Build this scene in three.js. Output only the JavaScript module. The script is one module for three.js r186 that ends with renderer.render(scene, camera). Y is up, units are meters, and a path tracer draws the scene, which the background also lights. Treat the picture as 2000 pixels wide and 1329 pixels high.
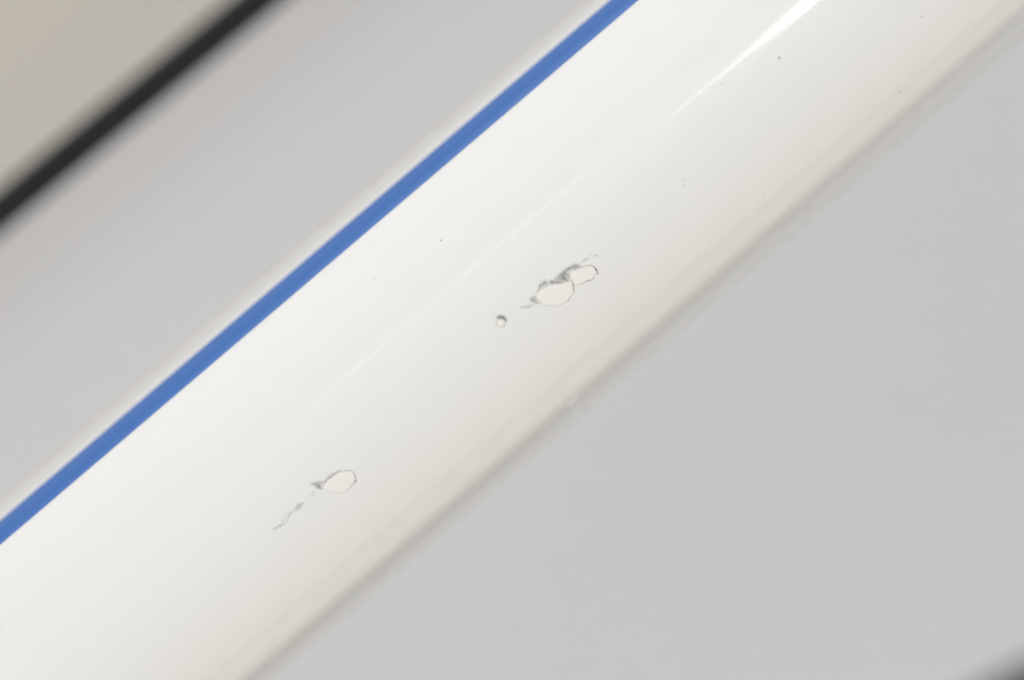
import * as THREE from 'three';
import { RectAreaLightUniformsLib } from 'three/addons/lights/RectAreaLightUniformsLib.js';
import { RoundedBoxGeometry } from 'three/addons/geometries/RoundedBoxGeometry.js';
import { mergeGeometries } from 'three/addons/utils/BufferGeometryUtils.js';

// ---------------------------------------------------------------- camera, light, exposure
const scene = new THREE.Scene();
const EYE_Y = 0.8;                       // the tube passes 0.8 m above the floor
const camera = new THREE.PerspectiveCamera(9.957, 1024 / 680, 0.05, 40);
camera.position.set(0, EYE_Y, 0.45);
camera.lookAt(0, EYE_Y, 0);
camera.focus = 0.4525;
camera.userData.fStop = 3.2;
scene.add(camera);

const renderer = new THREE.WebGLRenderer({ antialias: true });
renderer.setSize(1024, 680);
renderer.toneMapping = THREE.LinearToneMapping;
renderer.toneMappingExposure = 1;
renderer.shadowMap.enabled = true;
RectAreaLightUniformsLib.init();

const M = 0.001;                         // a millimetre
const TUBE_TURN = THREE.MathUtils.degToRad(40.48);
const ALONG = new THREE.Vector3(Math.cos(TUBE_TURN), Math.sin(TUBE_TURN), 0);
const ACROSS = new THREE.Vector3(-Math.sin(TUBE_TURN), Math.cos(TUBE_TURN), 0);

// every lamp, all out of view: width, height, where, what it faces, radiance, colour, turn in its own plane
const LAMPS = [
  { name: 'unseen_ceiling_light', label: 'large white luminous ceiling panel, unseen, lighting the bicycle tube from above', size: [4.8, 3.9], at: [-0.8, 2.6, 1.25], face: [-0.8, 0, 1.25], strength: 0.64, color: [1, 0.998, 0.99] },  // out of view, placed to light tube and backdrop from above
  { name: 'fill_softbox', label: 'wide dim fill panel added out of view behind the camera', size: [4.6, 2.5], at: [0, 1.28, 3.2], face: [0, 1.28, 0], strength: 0.345, color: [1, 0.995, 0.985] },  // soft fill added behind the camera for the tube front
  { name: 'fill_softbox', label: 'tall fill panel added out of view to the left of the tube', size: [2.4, 2.2], at: [-2.4, 1.45, 0.5], face: [0, 0.8, 0], strength: 0.23, color: [1, 0.998, 0.99] },  // fill added to brighten the upper rim of the tube
  { name: 'added_floor_light', label: 'wide warm glowing fill panel added out of view under the bicycle tube', size: [4.9, 3.9], at: [0, 0.06, 1.2], face: [0, 3, 1.2], strength: 0.34, color: [1, 0.94, 0.76] },  // glow added from below, in place of warm floor bounce
  // unseen bright lamp panels, staggered so their mirror image is the white streak, and a slim dim strip
  { name: 'unseen_lamp_panel', label: 'middle one of the unseen bright lamp panels up behind the camera', size: [0.22, 0.088], at: [0.324, 0.190], turn: 0, plane: 1.5, strength: 17, color: [1, 0.997, 0.99] },
  { name: 'unseen_lamp_panel', label: 'lowest one of the unseen bright lamp panels up behind the camera', size: [0.22, 0.075], at: [0.348, 0.105], turn: 0, plane: 1.5, strength: 17, color: [1, 0.997, 0.99] },
  { name: 'unseen_lamp_panel', label: 'topmost one of the unseen bright lamp panels up behind the camera', size: [0.22, 0.07], at: [0.352, 0.268], turn: 0, plane: 1.5, strength: 17, color: [1, 0.997, 0.99] },
  { name: 'unseen_lamp_panel', label: 'smallest of the unseen bright lamp panels, at the end of the middle one', size: [0.024, 0.03], at: [0.192, 0.224], turn: 10, plane: 1.5, strength: 17, color: [1, 0.997, 0.99] },
  { name: 'unseen_strip_light', label: 'long slim dim strip, unseen, mirrored as the faint line along the tube', size: [0.30, 0.04], at: [0.005, 0.484], turn: -1, plane: 1.5, strength: 2.5, color: [1, 1, 1] },  // unseen, placed so its mirror image draws the faint line along the tube
];

// ---------------------------------------------------------------- helpers
let seed = 20240611;
function rnd() { seed = (seed * 1664525 + 1013904223) >>> 0; return seed / 4294967296; }
const taken = {};
function numbered(name) {
  const k = taken[name] = (taken[name] ?? -1) + 1;
  return k ? name + '_' + String(k).padStart(3, '0') : name;
}
function tag(o, label, category, group) { Object.assign(o.userData, { label, category }); if (group) o.userData.group = group; return o; }
function thing(name, label, category, group) {
  const o = new THREE.Group(); o.name = numbered(name); scene.add(o); return tag(o, label, category, group);
}
function part(name, geometry, material, parent, label) {
  const m = new THREE.Mesh(geometry, material);
  m.name = name; m.castShadow = m.receiveShadow = true;
  if (label) m.userData.label = label;
  parent.add(m);
  return m;
}
const rgb = (r, g, b) => new THREE.Color().setRGB(r, g, b);

// value noise that tiles, smooth
function noiseField(n, cells, amp) {
  const f = new Float32Array(n * n);
  cells.forEach((c, k) => {
    const g = Array.from({ length: c * c }, () => rnd() * 2 - 1), a = amp[k];
    for (let y = 0; y < n; y++) for (let x = 0; x < n; x++) {
      const u = x / n * c, v = y / n * c, i = Math.floor(u), j = Math.floor(v);
      let s = u - i, t = v - j; s = s * s * s * (s * (6 * s - 15) + 10); t = t * t * t * (t * (6 * t - 15) + 10);
      const at = (p, q) => g[(q % c) * c + (p % c)];
      f[y * n + x] += a * ((at(i, j) * (1 - s) + at(i + 1, j) * s) * (1 - t) + (at(i, j + 1) * (1 - s) + at(i + 1, j + 1) * s) * t);
    }
  });
  return f;
}
function dataTexture(n, m, fn, srgb) {
  const d = new Uint8Array(n * m * 4);
  for (let y = 0; y < m; y++) for (let x = 0; x < n; x++) {
    const [r, g, b, a = 1] = fn(x, y), i = 4 * (y * n + x);
    d[i] = r * 255; d[i + 1] = g * 255; d[i + 2] = b * 255; d[i + 3] = a * 255;
  }
  const t = new THREE.DataTexture(d, n, m);
  t.magFilter = THREE.LinearFilter; t.minFilter = THREE.LinearFilter;
  t.wrapS = t.wrapT = THREE.RepeatWrapping;
  if (srgb) t.colorSpace = THREE.SRGBColorSpace;
  t.needsUpdate = true;
  return t;
}

// ---------------------------------------------------------------- lamps
for (const l of LAMPS) {
  const t = thing(l.name, l.label, 'lamp');
  if (l.plane) {
    t.position.set(0, EYE_Y, l.plane).addScaledVector(ALONG, l.at[0]).addScaledVector(ACROSS, l.at[1]);
    t.rotation.z = TUBE_TURN + THREE.MathUtils.degToRad(l.turn);
  } else {
    t.position.set(...l.at);
    const m = new THREE.Matrix4().lookAt(t.position, new THREE.Vector3(...l.face), l.at[0] === l.face[0] && l.at[2] === l.face[2] ? new THREE.Vector3(0, 0, 1) : new THREE.Vector3(0, 1, 0));
    t.quaternion.setFromRotationMatrix(m);
  }
  const [w, h] = l.size;
  // housing behind, glowing diffuser in front, the light 2 mm before it (all face -z)
  const back = new RoundedBoxGeometry(w + 0.02, h + 0.02, 0.03, 3, 0.006); back.translate(0, 0, 0.02);
  part('housing', back, new THREE.MeshStandardMaterial({ color: rgb(0.5, 0.5, 0.5), roughness: 0.6 }), t);
  const glow = new THREE.BoxGeometry(w, h, 0.004); glow.translate(0, 0, 0.001);
  part('diffuser', glow, new THREE.MeshStandardMaterial({ color: rgb(0.8, 0.8, 0.8), roughness: 0.8, emissive: rgb(...l.color), emissiveIntensity: 0.1 }), t);
  const light = new THREE.RectAreaLight(rgb(...l.color), l.strength, w, h);
  light.position.z = -0.004;
  t.add(light);
}

// ---------------------------------------------------------------- setting: grey backdrop wall and beige floor
const wallNoise = noiseField(256, [4, 16, 64], [0.5, 0.3, 0.2]);
const wallMap = dataTexture(256, 256, (x, y) => { const v = 0.98 + 0.02 * wallNoise[y * 256 + x]; return [v, v, v]; }, true);
const wallMat = new THREE.MeshStandardMaterial({ color: rgb(0.685, 0.685, 0.722), map: wallMap, roughness: 0.9 });
const wall = new THREE.Mesh(new THREE.BoxGeometry(5, 2.8, 0.05), wallMat);
wall.name = 'backdrop_wall'; wall.position.set(0, 1.4, -0.80); wall.receiveShadow = true; wall.userData.kind = 'structure';
scene.add(wall);
const floor = new THREE.Mesh(new THREE.BoxGeometry(5, 0.05, 4.5), new THREE.MeshStandardMaterial({ color: rgb(0.78, 0.735, 0.64), map: wallMap, roughness: 0.8 }));  // out of view, warm beige chosen for light bounced from below
floor.name = 'floor'; floor.position.set(0, -0.025, 1.475); floor.receiveShadow = true; floor.userData.kind = 'structure';
scene.add(floor);

// beige panel far behind, out of focus, its long edge slanting behind the cable
{
  const t = thing('beige_panel', 'blurred beige panel filling the upper left corner behind the black cable', 'panel');
  const turn = THREE.MathUtils.degToRad(39.5);
  t.position.set(-0.1225, EYE_Y + 0.0755, -0.767);       // a point on its lower edge
  t.rotation.z = turn;
  const g = new RoundedBoxGeometry(1.1, 0.6, 0.012, 3, 0.003); g.translate(0, 0.3, 0);
  part('board', g, new THREE.MeshStandardMaterial({ color: rgb(0.57, 0.54, 0.50), map: wallMap, roughness: 0.75 }), t);
}

// ---------------------------------------------------------------- the bicycle tube
const R = 18.68 * M;
const tube = thing('bicycle_frame_tube', 'glossy white bicycle frame tube with a blue pinstripe and small paint chips', 'bicycle tube');
tube.position.set(-4.218 * M, EYE_Y + 4.942 * M, -17.955 * M);
tube.rotation.z = TUBE_TURN;

// a sheet on the tube: s along it, v round it (both in mm, v = 0 towards the camera), raised by lift
function sheet(s0, s1, v0, v1, ns, nv, lift, keep, radius = R) {
  const pos = [], nor = [], uv = [], index = [];
  for (let i = 0; i <= ns; i++) for (let j = 0; j <= nv; j++) {
    const s = s0 + (s1 - s0) * i / ns, v = v0 + (v1 - v0) * j / nv, th = v * M / R, r = radius + lift * M;
    pos.push(s * M, r * Math.sin(th), r * Math.cos(th));
    nor.push(0, Math.sin(th), Math.cos(th));
    uv.push(keep ? i / ns : s / 60, keep ? j / nv : v / 60);
  }
  for (let i = 0; i < ns; i++) for (let j = 0; j < nv; j++) {
    if (keep && !keep(i / ns, (i + 1) / ns, j / nv, (j + 1) / nv)) continue;
    const a = i * (nv + 1) + j, b = a + nv + 1;
    index.push(a, b, a + 1, b, b + 1, a + 1);
  }
  const g = new THREE.BufferGeometry();
  g.setAttribute('position', new THREE.Float32BufferAttribute(pos, 3));
  g.setAttribute('normal', new THREE.Float32BufferAttribute(nor, 3));
  g.setAttribute('uv', new THREE.Float32BufferAttribute(uv, 2));
  g.setIndex(index);
  return g;
}

const peel = noiseField(512, [5, 11, 26], [0.6, 0.28, 0.12]);
const peelMap = dataTexture(512, 512, (x, y) => { const v = 0.5 + 0.45 * peel[y * 512 + x]; return [v, v, v]; });
const paint = (color) => new THREE.MeshPhysicalMaterial({ color, roughness: 0.33, specularIntensity: 0.5, clearcoat: 1, clearcoatRoughness: 0.022, bumpMap: peelMap, bumpScale: 0.005 * M });
const whitePaint = paint(rgb(0.778, 0.78, 0.788));
const bluePaint = paint(rgb(0.002, 0.115, 0.45));
const round = 2 * Math.PI * R / M;
part('tube_wall', sheet(-340, 340, -round / 2, round / 2, 40, 360, 0), whitePaint, tube);
part('pinstripe', sheet(-340, 340, 15.96, 20.10, 40, 24, 0.02), bluePaint, tube, 'blue pinstripe along the upper side of the white tube');

// ---- paint chips, scuffs and specks: shapes measured on the tube in mm (s, v)
const PX = 36;                             // texture pixels per mm
function field(box) {
  const [s0, s1, v0, v1] = box, w = Math.ceil((s1 - s0) * PX), h = Math.ceil((v1 - v0) * PX);
  return { box, w, h, a: new Float32Array(w * h) };
}
const grain = noiseField(256, [12, 30, 70], [0.5, 0.35, 0.3]);
function stroke(f, nodes, widths, dark, rough = 0.7) {
  const points = [], width = [], tone = [];
  const curve = new THREE.CatmullRomCurve3(nodes.map(([x, y]) => new THREE.Vector3(x, y, 0)), false, 'centripetal'), last = nodes.length - 1;
  for (let i = 0; i <= last * 4; i++) {
    const p = curve.getPoint(i / (last * 4)), k = Math.min(last - 1, Math.floor(i / 4)), u = i / 4 - k;
    points.push([p.x + 0.05 * (rnd() - 0.5), p.y + 0.05 * (rnd() - 0.5)]);
    width.push((Array.isArray(widths) ? widths[k] + (widths[k + 1] - widths[k]) * u : widths) * (0.6 + 0.55 * rnd()));
    tone.push(0.4 + 0.75 * rnd());
  }      // a smudgy line of radius width mm
  const [s0, , v0] = f.box, soft = new Float32Array(f.w * f.h);
  for (let k = 0; k < Math.max(1, points.length - 1); k++) {
    const p = points[k], q = points[Math.min(k + 1, points.length - 1)], len = Math.hypot(q[0] - p[0], q[1] - p[1]), n = Math.ceil(len * PX) + 1;
    for (let i = 0; i <= n; i++) {
      const u = i / n, W = (Array.isArray(width) ? width[k] + (width[k + 1] - width[k]) * u : width) * (1 + 0.35 * (rnd() - 0.5));
      const cx = (p[0] + (q[0] - p[0]) * u - s0) * PX + (rnd() - 0.5) * 0.8, cy = (p[1] + (q[1] - p[1]) * u - v0) * PX + (rnd() - 0.5) * 0.8, r = W * PX;
      for (let y = Math.max(0, Math.floor(cy - 2.2 * r)); y <= Math.min(f.h - 1, cy + 2.2 * r); y++)
        for (let x = Math.max(0, Math.floor(cx - 2.2 * r)); x <= Math.min(f.w - 1, cx + 2.2 * r); x++) {
          const d = ((x - cx) ** 2 + (y - cy) ** 2) / (r * r), o = y * f.w + x;
          soft[o] = Math.max(soft[o], dark * (tone[k] + (tone[k + 1] - tone[k]) * u) * Math.exp(-1.1 * d));
        }
    }
  }
  for (let y = 0; y < f.h; y++) for (let x = 0; x < f.w; x++) {
    const o = y * f.w + x; if (soft[o] < 0.004) continue;
    const g = 1 + rough * grain[((y * 3) % 256) * 256 + (x * 3) % 256] * 1.6;
    f.a[o] = Math.max(f.a[o], Math.min(0.95, Math.max(0, soft[o] * g)));
  }
}
function blob(f, outline, edge = 0.05, level = 1, rough = 0) {   // a filled outline with a soft edge
  const points = new THREE.CatmullRomCurve3(outline.map(([x, y]) => new THREE.Vector3(x, y, 0)), true, 'centripetal').getSpacedPoints(outline.length * 5).slice(1).map((p) => [p.x + 0.05 * (rnd() - 0.5), p.y + 0.05 * (rnd() - 0.5)]);
  const [s0, , v0] = f.box;
  for (let y = 0; y < f.h; y++) for (let x = 0; x < f.w; x++) {
    const px = s0 + (x + 0.5) / PX, py = v0 + (y + 0.5) / PX; let inside = false, d = 1e9;
    for (let i = 0, j = points.length - 1; i < points.length; j = i++) {
      const [ax, ay] = points[j], [bx, by] = points[i];
      if ((ay > py) !== (by > py) && px < (bx - ax) * (py - ay) / (by - ay) + ax) inside = !inside;
      const t = Math.min(1, Math.max(0, ((px - ax) * (bx - ax) + (py - ay) * (by - ay)) / ((bx - ax) ** 2 + (by - ay) ** 2)));
      d = Math.min(d, Math.hypot(px - ax - t * (bx - ax), py - ay - t * (by - ay)));
    }
    let v = level * Math.min(1, Math.max(0, 0.5 + (inside ? d : -d) / (2 * edge)));
    if (rough) v *= Math.max(0, Math.min(1, 0.75 + rough * grain[((y * 3) % 256) * 256 + (x * 3) % 256] * 1.8));
    f.a[y * f.w + x] = Math.max(f.a[y * f.w + x], v);
  }
}
function patch(name, f, lift, look, parent, label) {
  const map = dataTexture(f.w, f.h, (x, y) => { const v = f.a[y * f.w + x]; return [v, v, v]; });
  map.wrapS = map.wrapT = THREE.ClampToEdgeWrapping;
  const [s0, s1, v0, v1] = f.box, ns = Math.ceil((s1 - s0) / 0.12), nv = Math.ceil((v1 - v0) / 0.12);
  const keep = (a, b, c, d) => {             // only the cells that carry some of the mark
    for (let y = Math.max(0, Math.floor(c * f.h) - 1); y <= Math.min(f.h - 1, Math.ceil(d * f.h)); y++)
      for (let x = Math.max(0, Math.floor(a * f.w) - 1); x <= Math.min(f.w - 1, Math.ceil(b * f.w)); x++) if (f.a[y * f.w + x] > 0.02) return true;
    return false;
  };
  const mat = new THREE.MeshStandardMaterial({ ...look, alphaMap: map, transparent: true });
  return part(name, sheet(s0, s1, v0, v1, ns, nv, lift, keep), mat, parent, label);
}
const bare = { color: rgb(0.825, 0.825, 0.815), roughness: 0.7 };
const dirt = { color: rgb(0.10, 0.098, 0.092), roughness: 0.9 };

{ // the large double chip
  const box = [2.6, 14.4, -8.2, -3.4];
  const a = field(box);
  blob(a, [[6.76, -4.36], [7.9, -4.89], [8.8, -5.41], [9.65, -5.82], [9.46, -6.48], [8.98, -7.16], [8.49, -7.28], [7.68, -7.47], [7.06, -7.25], [6.32, -6.85], [5.72, -6.28], [5.37, -5.73], [5.33, -5.14], [5.35, -4.47], [5.82, -4.22]]);
  blob(a, [[10.15, -4.96], [10.84, -5.16], [11.65, -5.47], [12.55, -5.99], [12.66, -6.51], [12.58, -7.2], [12.12, -7.2], [11.6, -7.37], [11.04, -7.07], [10.24, -6.9], [9.7, -6.42], [9.65, -5.82], [9.78, -5.25]]);
  const chip = patch('paint_chip', a, 0.012, bare, tube, 'largest paint chip, a double patch with a dark rim on its upper edge');
  const d = field(box);
  stroke(d, [[6.47, -3.9], [6.97, -3.98], [7.47, -4.3], [8.02, -4.59], [8.26, -4.85], [8.9, -5.25], [9.35, -5.55]], [0.2, 0.27, 0.19, 0.2, 0.2, 0.14, 0.07], 0.42);
  blob(d, [[8.32, -4.42], [8.9, -4.28], [9.84, -4.36], [9.9, -5.14], [9.55, -5.55], [8.81, -5.2]], 0.22, 0.5, 0.7);
  stroke(d, [[8.6, -4.6], [9.1, -4.62], [9.6, -4.62]], [0.16, 0.28, 0.16], 0.62);
  stroke(d, [[9.6, -4.5], [10.37, -4.58], [10.96, -4.8], [11.38, -5.12]], [0.16, 0.27, 0.27, 0.1], 0.48);
  stroke(d, [[11.31, -5.24], [11.95, -5.59], [12.53, -6.01], [12.67, -6.33]], [0.05, 0.04, 0.05, 0.07], 0.5, 0.3);
  stroke(d, [[12.6, -6.1], [12.67, -6.4], [12.62, -6.89], [12.55, -7.25], [12.3, -7.23]], [0.06, 0.08, 0.1, 0.09, 0.04], 0.68, 0.4);
  stroke(d, [[12.01, -7.25], [11.56, -7.41], [11.0, -7.11], [10.23, -6.92]], [0.04, 0.06, 0.06, 0.04], 0.45, 0.4);
  stroke(d, [[9.62, -5.95], [9.56, -6.15], [9.33, -6.64], [8.98, -7.16]], [0.04, 0.07, 0.07, 0.05], 0.58, 0.3);
  stroke(d, [[8.98, -7.16], [8.51, -7.23], [7.96, -7.37], [7.66, -7.49], [6.95, -7.22]], [0.05, 0.05, 0.06, 0.05, 0.05], 0.36, 0.6);
  stroke(d, [[6.41, -6.91], [5.77, -6.38], [5.42, -5.83]], 0.05, 0.16, 0.6);
  stroke(d, [[6.38, -4.03], [5.82, -4.22]], [0.13, 0.07], 0.34);
  blob(d, [[5.2, -4.25], [4.55, -4.3], [4.75, -4.9], [5.1, -5.05]], 0.16, 0.42, 0.9);
  stroke(d, [[4.62, -4.5], [4.9, -4.85], [4.92, -5.15], [5.27, -5.29]], [0.12, 0.12, 0.12, 0.07], 0.46);
  stroke(d, [[3.14, -4.27], [3.77, -4.79], [4.47, -5.06]], [0.08, 0.18, 0.11], 0.34);
  stroke(d, [[12.07, -4.95], [12.4, -5.0], [12.83, -5.15]], [0.07, 0.13, 0.07], 0.24);
  stroke(d, [[11.6, -4.95], [12.0, -5.05]], 0.1, 0.1);
  stroke(d, [[13.26, -4.94], [13.8, -5.59]], [0.06, 0.07], 0.34);
  patch('grime', d, 0.02, dirt, chip, 'dark grey grime along the upper rim of the double chip');
}
{ // the round small chip
  const box = [-0.9, 1.6, -5.3, -2.9], a = field(box);
  blob(a, [[0.06, -3.77], [0.34, -3.68], [0.76, -3.97], [0.84, -4.38], [0.45, -4.65], [0.06, -4.65], [-0.18, -4.3]]);
  const chip = patch('paint_chip', a, 0.012, bare, tube, 'smallest round paint chip below the double one');
  const d = field(box);
  stroke(d, [[0.3, -3.42], [0.62, -3.6], [0.86, -3.85], [0.95, -4.2], [0.9, -4.43]], [0.1, 0.18, 0.2, 0.17, 0.08], 0.55, 0.3);
  stroke(d, [[0.88, -4.42], [0.45, -4.65], [0.14, -4.71]], [0.09, 0.06, 0.04], 0.45, 0.3);
  stroke(d, [[0.1, -3.5], [-0.2, -3.9], [-0.1, -4.5]], 0.05, 0.13, 0.3);
  patch('grime', d, 0.02, dirt, chip, 'dark crescent on the rim of the small round chip');
}
{ // the lower chip
  const box = [-29.8, -23.2, -8.1, -3.7], a = field(box);
  blob(a, [[-27.08, -5.11], [-26.29, -5.04], [-25.56, -5.05], [-24.79, -5.3], [-23.98, -5.94], [-23.89, -6.58], [-24.24, -7.32], [-25.03, -7.53], [-25.99, -7.5], [-26.78, -6.96], [-27.22, -6.16], [-27.59, -5.42]]);
  const chip = patch('paint_chip', a, 0.012, bare, tube, 'lower oval paint chip with a thin dark rim at its right end');
  const d = field(box);
  stroke(d, [[-25.0, -5.11], [-24.51, -5.55], [-23.98, -5.94], [-23.86, -6.47], [-24.09, -7.05], [-24.35, -7.42], [-24.9, -7.37], [-25.29, -7.55]], [0.05, 0.05, 0.06, 0.08, 0.08, 0.08, 0.07, 0.05], 0.36, 0.3);
  stroke(d, [[-24.1, -7.0], [-24.4, -7.36], [-24.8, -7.4]], [0.06, 0.09, 0.07], 0.45, 0.3);
  stroke(d, [[-25.29, -7.55], [-25.99, -7.5]], 0.05, 0.18);
  stroke(d, [[-26.9, -4.95], [-26.5, -4.88], [-26.17, -4.9], [-25.63, -4.99], [-24.99, -5.09]], [0.08, 0.16, 0.2, 0.17, 0.12], 0.36);
  blob(d, [[-28.25, -4.1], [-27.23, -4.85], [-27.6, -5.02], [-27.79, -5.37], [-28.16, -4.92]], 0.2, 0.45, 0.8);
  stroke(d, [[-28.3, -4.1], [-27.9, -4.75], [-27.85, -5.35]], [0.1, 0.2, 0.09], 0.5);
  stroke(d, [[-27.8, -4.7], [-27.2, -4.9], [-26.8, -4.95]], [0.15, 0.12, 0.1], 0.34);
  stroke(d, [[-28.7, -5.08], [-29.25, -5.2]], 0.12, 0.16);
  patch('grime', d, 0.02, dirt, chip, 'dark grey spot and rim of the lower chip');
}
{ // the scratch trailing off below it
  const d = field([-36, -29.7, -6.4, -4.3]);
  blob(d, [[-31.25, -4.8], [-30.78, -5.02], [-30.4, -5.2], [-30.64, -5.36], [-31.43, -5.45], [-31.6, -5.2]], 0.14, 0.27, 0.4);
  stroke(d, [[-30.64, -5.3], [-31.43, -5.38], [-31.9, -5.2], [-32.4, -5.23], [-32.6, -5.21], [-33.01, -5.46], [-33.4, -5.63]], [0.06, 0.12, 0.1, 0.09, 0.09, 0.1, 0.08], 0.27, 0.4);
  stroke(d, [[-32.5, -5.0], [-32.9, -5.02], [-33.36, -5.1], [-33.9, -5.4]], 0.1, 0.13, 0.4);
  stroke(d, [[-33.7, -5.7], [-34.47, -5.44], [-35.1, -5.32]], [0.08, 0.13, 0.07], 0.32, 0.4);
  patch('scratch', d, 0.02, dirt, tube, 'faint grey wavy scratch trailing below the lower chip');
}
// dust specks: s, v, radius (mm), tone, label
const speckShape = new THREE.SphereGeometry(1, 16, 10);
for (const [s, v, r, k, label] of [
  [44.49, -1.75, 0.12, 0.24, 'dark speck beside the bright reflection'], [60.34, -9.21, 0.11, 0.5, 'grey speck near the top edge of the picture'],
  [53.24, -15.57, 0.11, 0.36, 'grey speck near the lower edge of the tube'], [26.56, -5.94, 0.12, 0.62, null], [27.14, -5.5, 0.12, 0.68, null],
  [1.21, 7.81, 0.12, 0.46, 'lone speck between the pinstripe and the chips'], [-7.48, 9.61, 0.15, 0.7, null], [37.52, 0.17, 0.14, 0.66, null], [33.18, -14.06, 0.14, 0.64, null]]) {
  const th = v * M / R;
  const m = part('speck', speckShape, new THREE.MeshStandardMaterial({ color: rgb(k, k * 0.98, k * 0.95), roughness: 0.9 }), tube, label);
  m.position.set(s * M, R * Math.sin(th), R * Math.cos(th)); m.rotation.x = -th; m.scale.set(r * M * (0.8 + 0.5 * rnd()), r * M, 0.03 * M);
}
{ // a low pale blemish in the paint of the underside
  const th = -20.78 * M / R;
  const m = part('paint_blemish', speckShape, whitePaint, tube, 'tiny pale blemish in the paint of the shaded underside');
  m.position.set(0.9 * M, R * Math.sin(th), R * Math.cos(th)); m.rotation.x = -th; m.scale.set(0.9 * M, 0.5 * M, 0.12 * M);
}

// ---------------------------------------------------------------- black cable housing behind the tube
{
  const t = thing('cable_housing', 'blurred straight black cable running diagonally behind the upper left of the white tube', 'cable');
  const K = 0.0646 * M, z = -0.043;
  const at = (x, y) => new THREE.Vector3((x - 1000) * K, EYE_Y - (y - 664.5) * K, z);
  const p = at(0, 413), q = at(495, 6), dir = q.clone().sub(p).normalize();
  const pts = []; for (let i = -6; i <= 6; i++) pts.push(p.clone().add(q).multiplyScalar(0.5).addScaledVector(dir, i * 0.06));
  pts[0].y += 0.012; pts[12].z -= 0.01;
  part('cable', new THREE.TubeGeometry(new THREE.CatmullRomCurve3(pts), 120, 2.4 * M, 24), new THREE.MeshPhysicalMaterial({ color: rgb(0.004, 0.006, 0.010), roughness: 0.5, specularIntensity: 0.5 }), t);
}
// ---------------------------------------------------------------- black tyre whose edge enters the lower right corner
{
  const t = thing('bicycle_wheel', 'blurred black tyre edge of a bicycle wheel in the lower right corner', 'bicycle wheel');
  const K = 0.0690 * M, z = -0.077;
  const slope = Math.atan(0.52), Rw = 0.335;
  const edge = new THREE.Vector3((1974 - 1000) * K, EYE_Y - (1313 - 664.5) * K, z);
  const nrm = new THREE.Vector3(-Math.sin(slope), Math.cos(slope), 0);
  t.position.copy(edge).addScaledVector(nrm, -Rw);
  const rubber = new THREE.MeshStandardMaterial({ color: rgb(0.022, 0.022, 0.023), roughness: 0.75 });
  part('tyre', new THREE.TorusGeometry(Rw - 0.018, 0.018, 24, 160), rubber, t);
  const rim = new THREE.TorusGeometry(Rw - 0.042, 0.010, 16, 160);
  part('rim', rim, new THREE.MeshStandardMaterial({ color: rgb(0.03, 0.03, 0.032), roughness: 0.4 }), t);
}

renderer.render(scene, camera);
